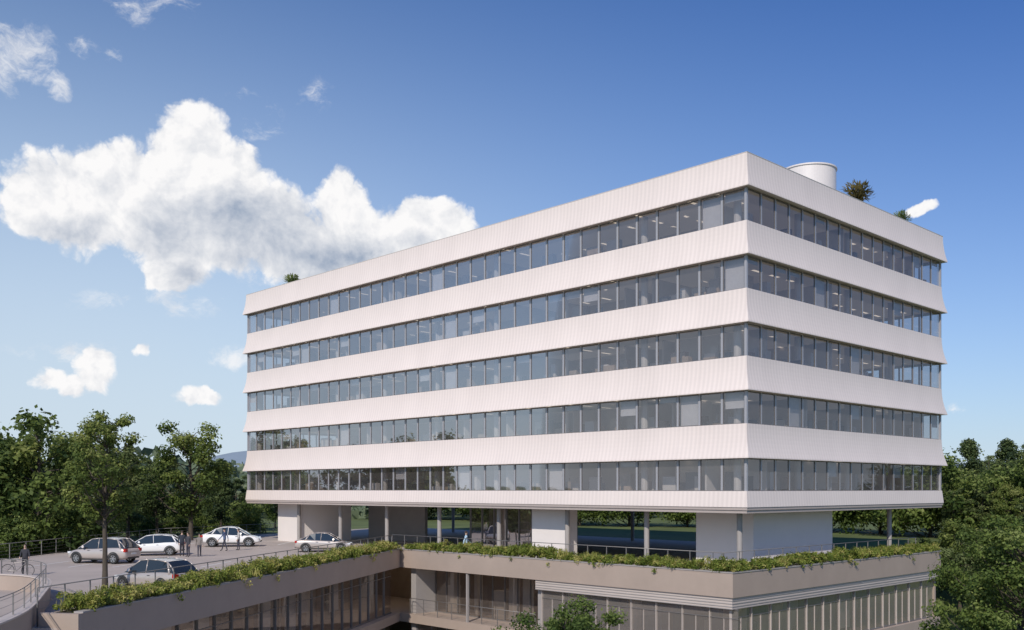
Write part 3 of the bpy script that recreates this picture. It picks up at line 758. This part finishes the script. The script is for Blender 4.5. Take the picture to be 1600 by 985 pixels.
# ------------------------------------------------------------------ people
M['skin']=simple('skin',(.50,.33,.25),.6,var=.05); M['hair']=simple('hair',(.05,.03,.02),.7)
M['shoe']=simple('shoe',(.04,.035,.03),.6)
def person(x,y,rot,topc,botc,label,walk=0.0,h=1.0,bend=0.0,z=0.0,arm=0.0):
    V=[];E_=[];Rr=[]
    def v(p,r,par=None):
        V.append(p); Rr.append(r if isinstance(r,tuple) else (r,r)); i=len(V)-1
        if par is not None: E_.append((par,i))
        return i
    b=bend
    pel=v((0,0,.96),(.15,.11)); be=v((0,b*.3,1.14),(.135,.10),pel); ch=v((0,b*.7,1.32),(.17,.115),be); nb=v((0,b,1.47),(.06,.06),ch)
    hd=v((0,b+.015,1.56),(.062,.07),nb); hm_=v((0,b+.03,1.645),(.078,.098),hd); v((0,b+.015,1.73),(.055,.07),hm_)
    v((0,b+.128,1.625),(.012,.014),hm_)
    for s in (1,-1):
        sh=v((s*.175,b*.9,1.41),(.06,.06),ch); sw=s*walk
        el=v((s*.225,b*.8-sw*.35+arm*.05,1.13),(.044,.044),sh); wr=v((s*.235,b*.8-sw*.6+.10+arm*.22,.90+arm*.16),(.028,.028),el)
        pa=v((s*.235,b*.8-sw*.65+.12+arm*.28,.83+arm*.17),(.036,.022),wr)
        px,py,pz=V[pa]
        for j,(dy,ln) in enumerate(((-.03,.065),(-.01,.08),(.012,.075),(.032,.06))):
            k=v((px-s*.002,py+dy,pz-.045),(.009,.009),pa); v((px-s*.015,py+dy+.012,pz-.045-ln*.7),(.008,.008),k)
        k=v((px-s*.02,py+.045,pz+.01),(.011,.011),pa); v((px-s*.025,py+.065,pz-.03),(.009,.009),k)
        hp=v((s*.085,0,.88),(.09,.09),pel); kn=v((s*.095,sw*.25+.03,.50),(.058,.06),hp); an=v((s*.10,sw*.48,.10+abs(walk)*.03*(s<0)),(.042,.045),kn)
        v((s*.11,sw*.48+.15,.045),(.040,.030),an)
    me=bpy.data.meshes.new('person_skeleton'); me.from_pydata(V,E_,[])
    ob=link('person_tmp',me); sk=ob.modifiers.new('skin','SKIN'); ob.modifiers.new('sub','SUBSURF').levels=1
    for i,sv in enumerate(me.skin_vertices[0].data): sv.radius=Rr[i]; sv.use_root=(i==0)
    dg=bpy.context.evaluated_depsgraph_get(); dg.update(); m2=bpy.data.meshes.new_from_object(ob.evaluated_get(dg))
    bpy.data.objects.remove(ob)
    m2.materials.clear()
    tm=simple('jacket_cloth',topc,.85); bm_=simple('trouser_cloth',botc,.85)
    for mm in (M['skin'],tm,bm_,M['shoe']): m2.materials.append(mm)
    for p in m2.polygons:
        c=p.center; p.use_smooth=True
        p.material_index = 0 if c.z>1.49 else (0 if (abs(c.x)>.19 and c.z<.91+arm*.16) else (1 if c.z>.93 else (2 if c.z>.10 else 3)))
    body=link('person',m2,None,(x,y,z),(0,0,rot)); body.scale=(h,)*3; top(body,label,'person')
    mb=MB(); n=14; vs=[];k=6
    for i in range(k+1):
        ph=math.pi/2*i/k*1.15
        for j in range(n):
            t=2*math.pi*j/n; rr_=math.sin(ph); vs.append((math.cos(t)*.088*rr_, b+.012+math.sin(t)*.10*rr_-.014, 1.665+.095*math.cos(ph)))
    mb.add(vs,[(i*n+j,i*n+(j+1)%n,(i+1)*n+(j+1)%n,(i+1)*n+j) for i in range(k) for j in range(n)]); mb.obj('hair',[M['hair']],body,True)
    return body
person(-23.5,69.6,math.radians(20),(.03,.035,.05),(.03,.03,.04),'person in dark suit standing beside the white car',.1,1.05)
person(-22.85,69.0,math.radians(150),(.05,.05,.06),(.04,.04,.06),'person in dark jacket talking with another person',0,1.0)
person(-22.2,69.4,math.radians(200),(.25,.22,.20),(.06,.06,.08),'person in brown top and dark trousers walking on the deck',.5,.93)
person(-22.2,75.5,math.radians(90),(.10,.14,.25),(.05,.05,.07),'person in blue jacket walking past the white saloon',.5,1.0)
person(-21.4,76.5,math.radians(120),(.5,.48,.46),(.05,.05,.07),'person in pale shirt standing near the white saloon',.1,.96)
person(-3.25,68.9,math.radians(-70),(.45,.60,.72),(.10,.12,.18),'person in light blue shirt walking along the terrace',.6,1.05)
person(-27.0,54.2,math.radians(200),(.04,.04,.05),(.03,.03,.04),'person in black clothes standing with a bicycle',.1,1.0,arm=1.0)
Bk=empty('bicycle',(-27.1,53.6,0),math.radians(8)); top(Bk,'dark city bicycle held by the person in black','bicycle')
for wx in (-.52,.52):
    mb=MB(); n=28
    for i in range(n):
        a=2*math.pi*i/n; b=2*math.pi*(i+1)/n; mb.tube((wx+.33*math.cos(a),0,.345+.33*math.sin(a)),(wx+.33*math.cos(b),0,.345+.33*math.sin(b)),.018,n=6,caps=False)
    for i in range(10):
        a=2*math.pi*i/10; mb.tube((wx,0,.345),(wx+.32*math.cos(a),0,.345+.32*math.sin(a)),.003,n=4)
    mb.obj('wheel',[M['tyre']],Bk,True)
mb=MB()
for a,b in (((-.52,0,.345),(-.1,0,.30)),((-.1,0,.30),(-.22,0,.82)),((-.52,0,.345),(-.2,0,.72)),((-.2,0,.74),(.36,0,.82)),((-.1,0,.30),(.38,0,.72)),((.34,0,.95),(.52,0,.345))): mb.tube(a,b,.018,n=8)
mb.obj('frame',[M['frame']],Bk)
mb=MB(); mb.tube((-.34,0,.86),(-.08,0,.87),.06,.03,n=8); mb.obj('saddle',[M['trim']],Bk)
mb=MB(); mb.tube((.34,-.28,1.0),(.34,.28,1.0),.014,n=8); mb.tube((.34,0,.94),(.34,0,1.0),.016,n=8); mb.obj('handlebar',[M['trim']],Bk)

# ------------------------------------------------------------------ sky
SUN=Vector((-0.30,-0.954,0)).normalized(); EL=math.radians(38)
S=Vector((SUN.x*math.cos(EL),SUN.y*math.cos(EL),math.sin(EL)))
w=bpy.data.worlds.new('World'); SC.world=w; w.use_nodes=True; nt=w.node_tree; N,L=nt.nodes,nt.links
N.clear()
out=N.new('ShaderNodeOutputWorld')
def mth(T,op,a,b=None,c=None,clamp=False):
    q=T.nodes.new('ShaderNodeMath'); q.operation=op; q.use_clamp=clamp
    for i,s in enumerate((a,b,c)):
        if s is None: continue
        if isinstance(s,(int,float)): q.inputs[i].default_value=s
        else: T.links.new(s,q.inputs[i])
    return q.outputs[0]
tc=N.new('ShaderNodeTexCoord'); nrm=N.new('ShaderNodeVectorMath'); nrm.operation='NORMALIZE'; L.new(tc.outputs['Generated'],nrm.inputs[0])
sp=N.new('ShaderNodeSeparateXYZ'); L.new(nrm.outputs[0],sp.inputs[0])
azn=mth(nt,'ARCTAN2',sp.outputs[0],sp.outputs[1]); eln=mth(nt,'ARCSINE',sp.outputs[2])
sky=N.new('ShaderNodeTexSky'); sky.sky_type='NISHITA'; sky.sun_disc=False; sky.sun_elevation=EL; sky.sun_rotation=math.atan2(SUN.x,SUN.y)
sky.air_density=1.0; sky.dust_density=.6; sky.ozone_density=2.0
pf=mth(nt,'ADD',mth(nt,'MULTIPLY',eln,1.35),mth(nt,'MULTIPLY',sp.outputs[0],.85),clamp=True)
pm_=N.new('ShaderNodeMix'); pm_.data_type='RGBA'; pm_.inputs[6].default_value=(.72,1.0,1.28,1); pm_.inputs[7].default_value=(.10,.50,1.10,1); L.new(pf,pm_.inputs[0])
hs=N.new('ShaderNodeMix'); hs.data_type='RGBA'; hs.blend_type='MULTIPLY'; hs.inputs[0].default_value=1.0
L.new(sky.outputs[0],hs.inputs[6]); L.new(pm_.outputs[2],hs.inputs[7])
hz=mth(nt,'MULTIPLY',mth(nt,'EXPONENT',mth(nt,'MULTIPLY',mth(nt,'ABSOLUTE',eln),-6.0)),.97)
lx=mth(nt,'MULTIPLY',mth(nt,'ADD',azn,.45),2.0); ly=mth(nt,'MULTIPLY',mth(nt,'ADD',eln,-.05),3.8)
gl_=mth(nt,'MULTIPLY',mth(nt,'EXPONENT',mth(nt,'MULTIPLY',mth(nt,'ADD',mth(nt,'MULTIPLY',lx,lx),mth(nt,'MULTIPLY',ly,ly)),-1.0)),.72)
inv=mth(nt,'MULTIPLY',mth(nt,'SUBTRACT',1.0,hz),mth(nt,'SUBTRACT',1.0,gl_))
hz2=mth(nt,'SUBTRACT',1.0,inv)
hmx=N.new('ShaderNodeMix'); hmx.data_type='RGBA'; hmx.inputs[7].default_value=(6.2,7.2,8.2,1)
L.new(hz2,hmx.inputs[0]); L.new(hs.outputs[2],hmx.inputs[6])
bg=N.new('ShaderNodeBackground'); bg.inputs['Strength'].default_value=.10; L.new(hmx.outputs[2],bg.inputs['Color'])
cb=N.new('ShaderNodeCombineXYZ'); L.new(azn,cb.inputs[0]); L.new(eln,cb.inputs[1])
G=bpy.data.node_groups.new('cloud_billow','ShaderNodeTree')
G.interface.new_socket('Vector',in_out='INPUT',socket_type='NodeSocketVector'); G.interface.new_socket('F',in_out='OUTPUT',socket_type='NodeSocketFloat'); G.interface.new_socket('W',in_out='OUTPUT',socket_type='NodeSocketVector')
gi=G.nodes.new('NodeGroupInput'); go=G.nodes.new('NodeGroupOutput')
ns=G.nodes.new('ShaderNodeTexNoise'); ns.inputs['Scale'].default_value=12; ns.inputs['Detail'].default_value=7; ns.inputs['Roughness'].default_value=.56
G.links.new(gi.outputs[0],ns.inputs['Vector'])
sb=G.nodes.new('ShaderNodeVectorMath'); sb.operation='SUBTRACT'; sb.inputs[1].default_value=(.5,.5,.5); G.links.new(ns.outputs['Color'],sb.inputs[0])
ss=G.nodes.new('ShaderNodeVectorMath'); ss.operation='MULTIPLY_ADD'; ss.inputs[1].default_value=(.05,.05,0)
G.links.new(sb.outputs[0],ss.inputs[0]); G.links.new(gi.outputs[0],ss.inputs[2])
vo=G.nodes.new('ShaderNodeTexVoronoi'); vo.voronoi_dimensions='2D'; vo.feature='F1'; vo.normalize=True; vo.inputs['Scale'].default_value=22; vo.inputs['Detail'].default_value=4.0; vo.inputs['Roughness'].default_value=.6
G.links.new(ss.outputs[0],vo.inputs['Vector'])
f=mth(G,'MULTIPLY_ADD',vo.outputs['Distance'],-2.0,.62)
f2=mth(G,'MULTIPLY_ADD',ns.outputs['Fac'],1.1,-.55)
G.links.new(mth(G,'ADD',f,f2),go.inputs[0]); G.links.new(ss.outputs[0],go.inputs[1])
g1=N.new('ShaderNodeGroup'); g1.node_tree=G; L.new(cb.outputs[0],g1.inputs[0])
of=N.new('ShaderNodeVectorMath'); of.operation='ADD'; of.inputs[1].default_value=(-.007,.013,0); L.new(cb.outputs[0],of.inputs[0])
g2=N.new('ShaderNodeGroup'); g2.node_tree=G; L.new(of.outputs[0],g2.inputs[0])
def blob(px,py,rx,ry,wt):
    a=math.atan((px-800)/1527); e=math.atan((765-py)/1527*math.cos(a)); ca=math.cos(a)
    q=N.new('ShaderNodeVectorMath'); q.operation='SUBTRACT'; q.inputs[1].default_value=(a,e,0); L.new(g1.outputs[1],q.inputs[0])
    q2=N.new('ShaderNodeVectorMath'); q2.operation='MULTIPLY'; q2.inputs[1].default_value=(1527/rx/ca/ca,1527/ry/ca,0); L.new(q.outputs[0],q2.inputs[0])
    q3=N.new('ShaderNodeVectorMath'); q3.operation='DOT_PRODUCT'; L.new(q2.outputs[0],q3.inputs[0]); L.new(q2.outputs[0],q3.inputs[1])
    return mth(nt,'MULTIPLY_ADD',q3.outputs['Value'],-wt,wt)
def field_of(bl,k=.2):
    cur=None
    for b_ in bl:
        val=blob(*b_); cur=val if cur is None else mth(nt,'SMOOTH_MAX',cur,val,k)
    return cur
cur=field_of([(95,312,112,80,1),(195,280,90,66,1),(298,232,62,80,1),(358,282,66,66,1),(290,335,130,84,1),(275,408,54,50,1),(400,355,120,72,1),(490,390,120,56,.9),
       (540,320,52,54,1),(590,370,100,52,.9),(672,352,74,46,1),
       (150,575,36,42,.8),(110,602,30,18,.5),(70,588,34,20,.5),(305,616,42,16,.7),(215,552,13,12,.6),(1444,330,24,11,.6)])
field=mth(nt,'ADD',cur,mth(nt,'MULTIPLY',g1.outputs[0],.85))
mr=N.new('ShaderNodeMapRange'); mr.interpolation_type='SMOOTHSTEP'; mr.inputs['From Min'].default_value=-.05; mr.inputs['From Max'].default_value=.36; L.new(field,mr.inputs[0])
wf=field_of([(38,88,60,44,.9),(2,120,36,44,.9),(90,135,24,24,.8),(130,78,34,22,.6),(255,18,95,34,.8),(390,180,60,40,.6),(500,150,50,26,.5),(180,98,22,20,.6),
       (560,425,230,44,1.0),(455,440,90,34,1.0),(362,552,60,20,.9),(1490,638,36,12,.9),(240,470,160,30,.5),(100,545,110,26,.5)],.1)
wm=N.new('ShaderNodeMapping'); wm.inputs['Scale'].default_value=(20,34,1); wm.inputs['Rotation'].default_value=(0,0,.5); L.new(g1.outputs[1],wm.inputs[0])
wn=N.new('ShaderNodeTexNoise'); wn.inputs['Scale'].default_value=1.0; wn.inputs['Detail'].default_value=9; wn.inputs['Roughness'].default_value=.68; L.new(wm.outputs[0],wn.inputs['Vector'])
wv=mth(nt,'ADD',mth(nt,'MULTIPLY',wf,.5),mth(nt,'MULTIPLY_ADD',wn.outputs['Fac'],2.6,-1.40))
wr=N.new('ShaderNodeMapRange'); wr.interpolation_type='SMOOTHSTEP'; wr.inputs['From Min'].default_value=0; wr.inputs['From Max'].default_value=.75; wr.inputs['To Max'].default_value=.75; L.new(wv,wr.inputs[0])
gate=N.new('ShaderNodeMapRange'); gate.inputs['From Min'].default_value=-.1; gate.inputs['From Max'].default_value=.4; L.new(wf,gate.inputs[0])
wa=mth(nt,'MULTIPLY',wr.outputs[0],gate.outputs[0])
alpha=mth(nt,'MAXIMUM',mr.outputs[0],wa)
gr=mth(nt,'MAXIMUM',field_of([(395,360,150,72,1),(520,400,150,52,1),(265,355,75,58,.75),(290,430,60,34,.8),(120,355,90,38,.6),(640,378,70,24,.5)]),0.0)
df=mth(nt,'SUBTRACT',g1.outputs[0],g2.outputs[0])
sh=mth(nt,'MULTIPLY_ADD',df,.62,mth(nt,'MULTIPLY_ADD',gr,-.66,.92),clamp=True)
mc_=N.new('ShaderNodeMix'); mc_.data_type='RGBA'; mc_.inputs[6].default_value=(.34,.41,.53,1); mc_.inputs[7].default_value=(.97,.96,.96,1); L.new(sh,mc_.inputs[0])
bg2=N.new('ShaderNodeBackground'); bg2.inputs['Strength'].default_value=1.0; L.new(mc_.outputs[2],bg2.inputs['Color'])
mx=N.new('ShaderNodeMixShader'); L.new(alpha,mx.inputs[0]); L.new(bg.outputs[0],mx.inputs[1]); L.new(bg2.outputs[0],mx.inputs[2]); L.new(mx.outputs[0],out.inputs[0])

sl=bpy.data.lights.new('sun','SUN'); sl.energy=3.7; sl.angle=math.radians(.5); sl.color=(1,.925,.82)
so=link('sun',sl); so.rotation_euler=S.to_track_quat('Z','Y').to_euler(); so.location=(0,0,60)

cam=bpy.data.cameras.new('camera'); co=link('camera',cam,None,(0,0,4.8),(math.radians(90),0,0))
cam.sensor_width=36; cam.lens=34.36; cam.shift_y=0.170; cam.clip_end=20000; cam.clip_start=.5
SC.camera=co
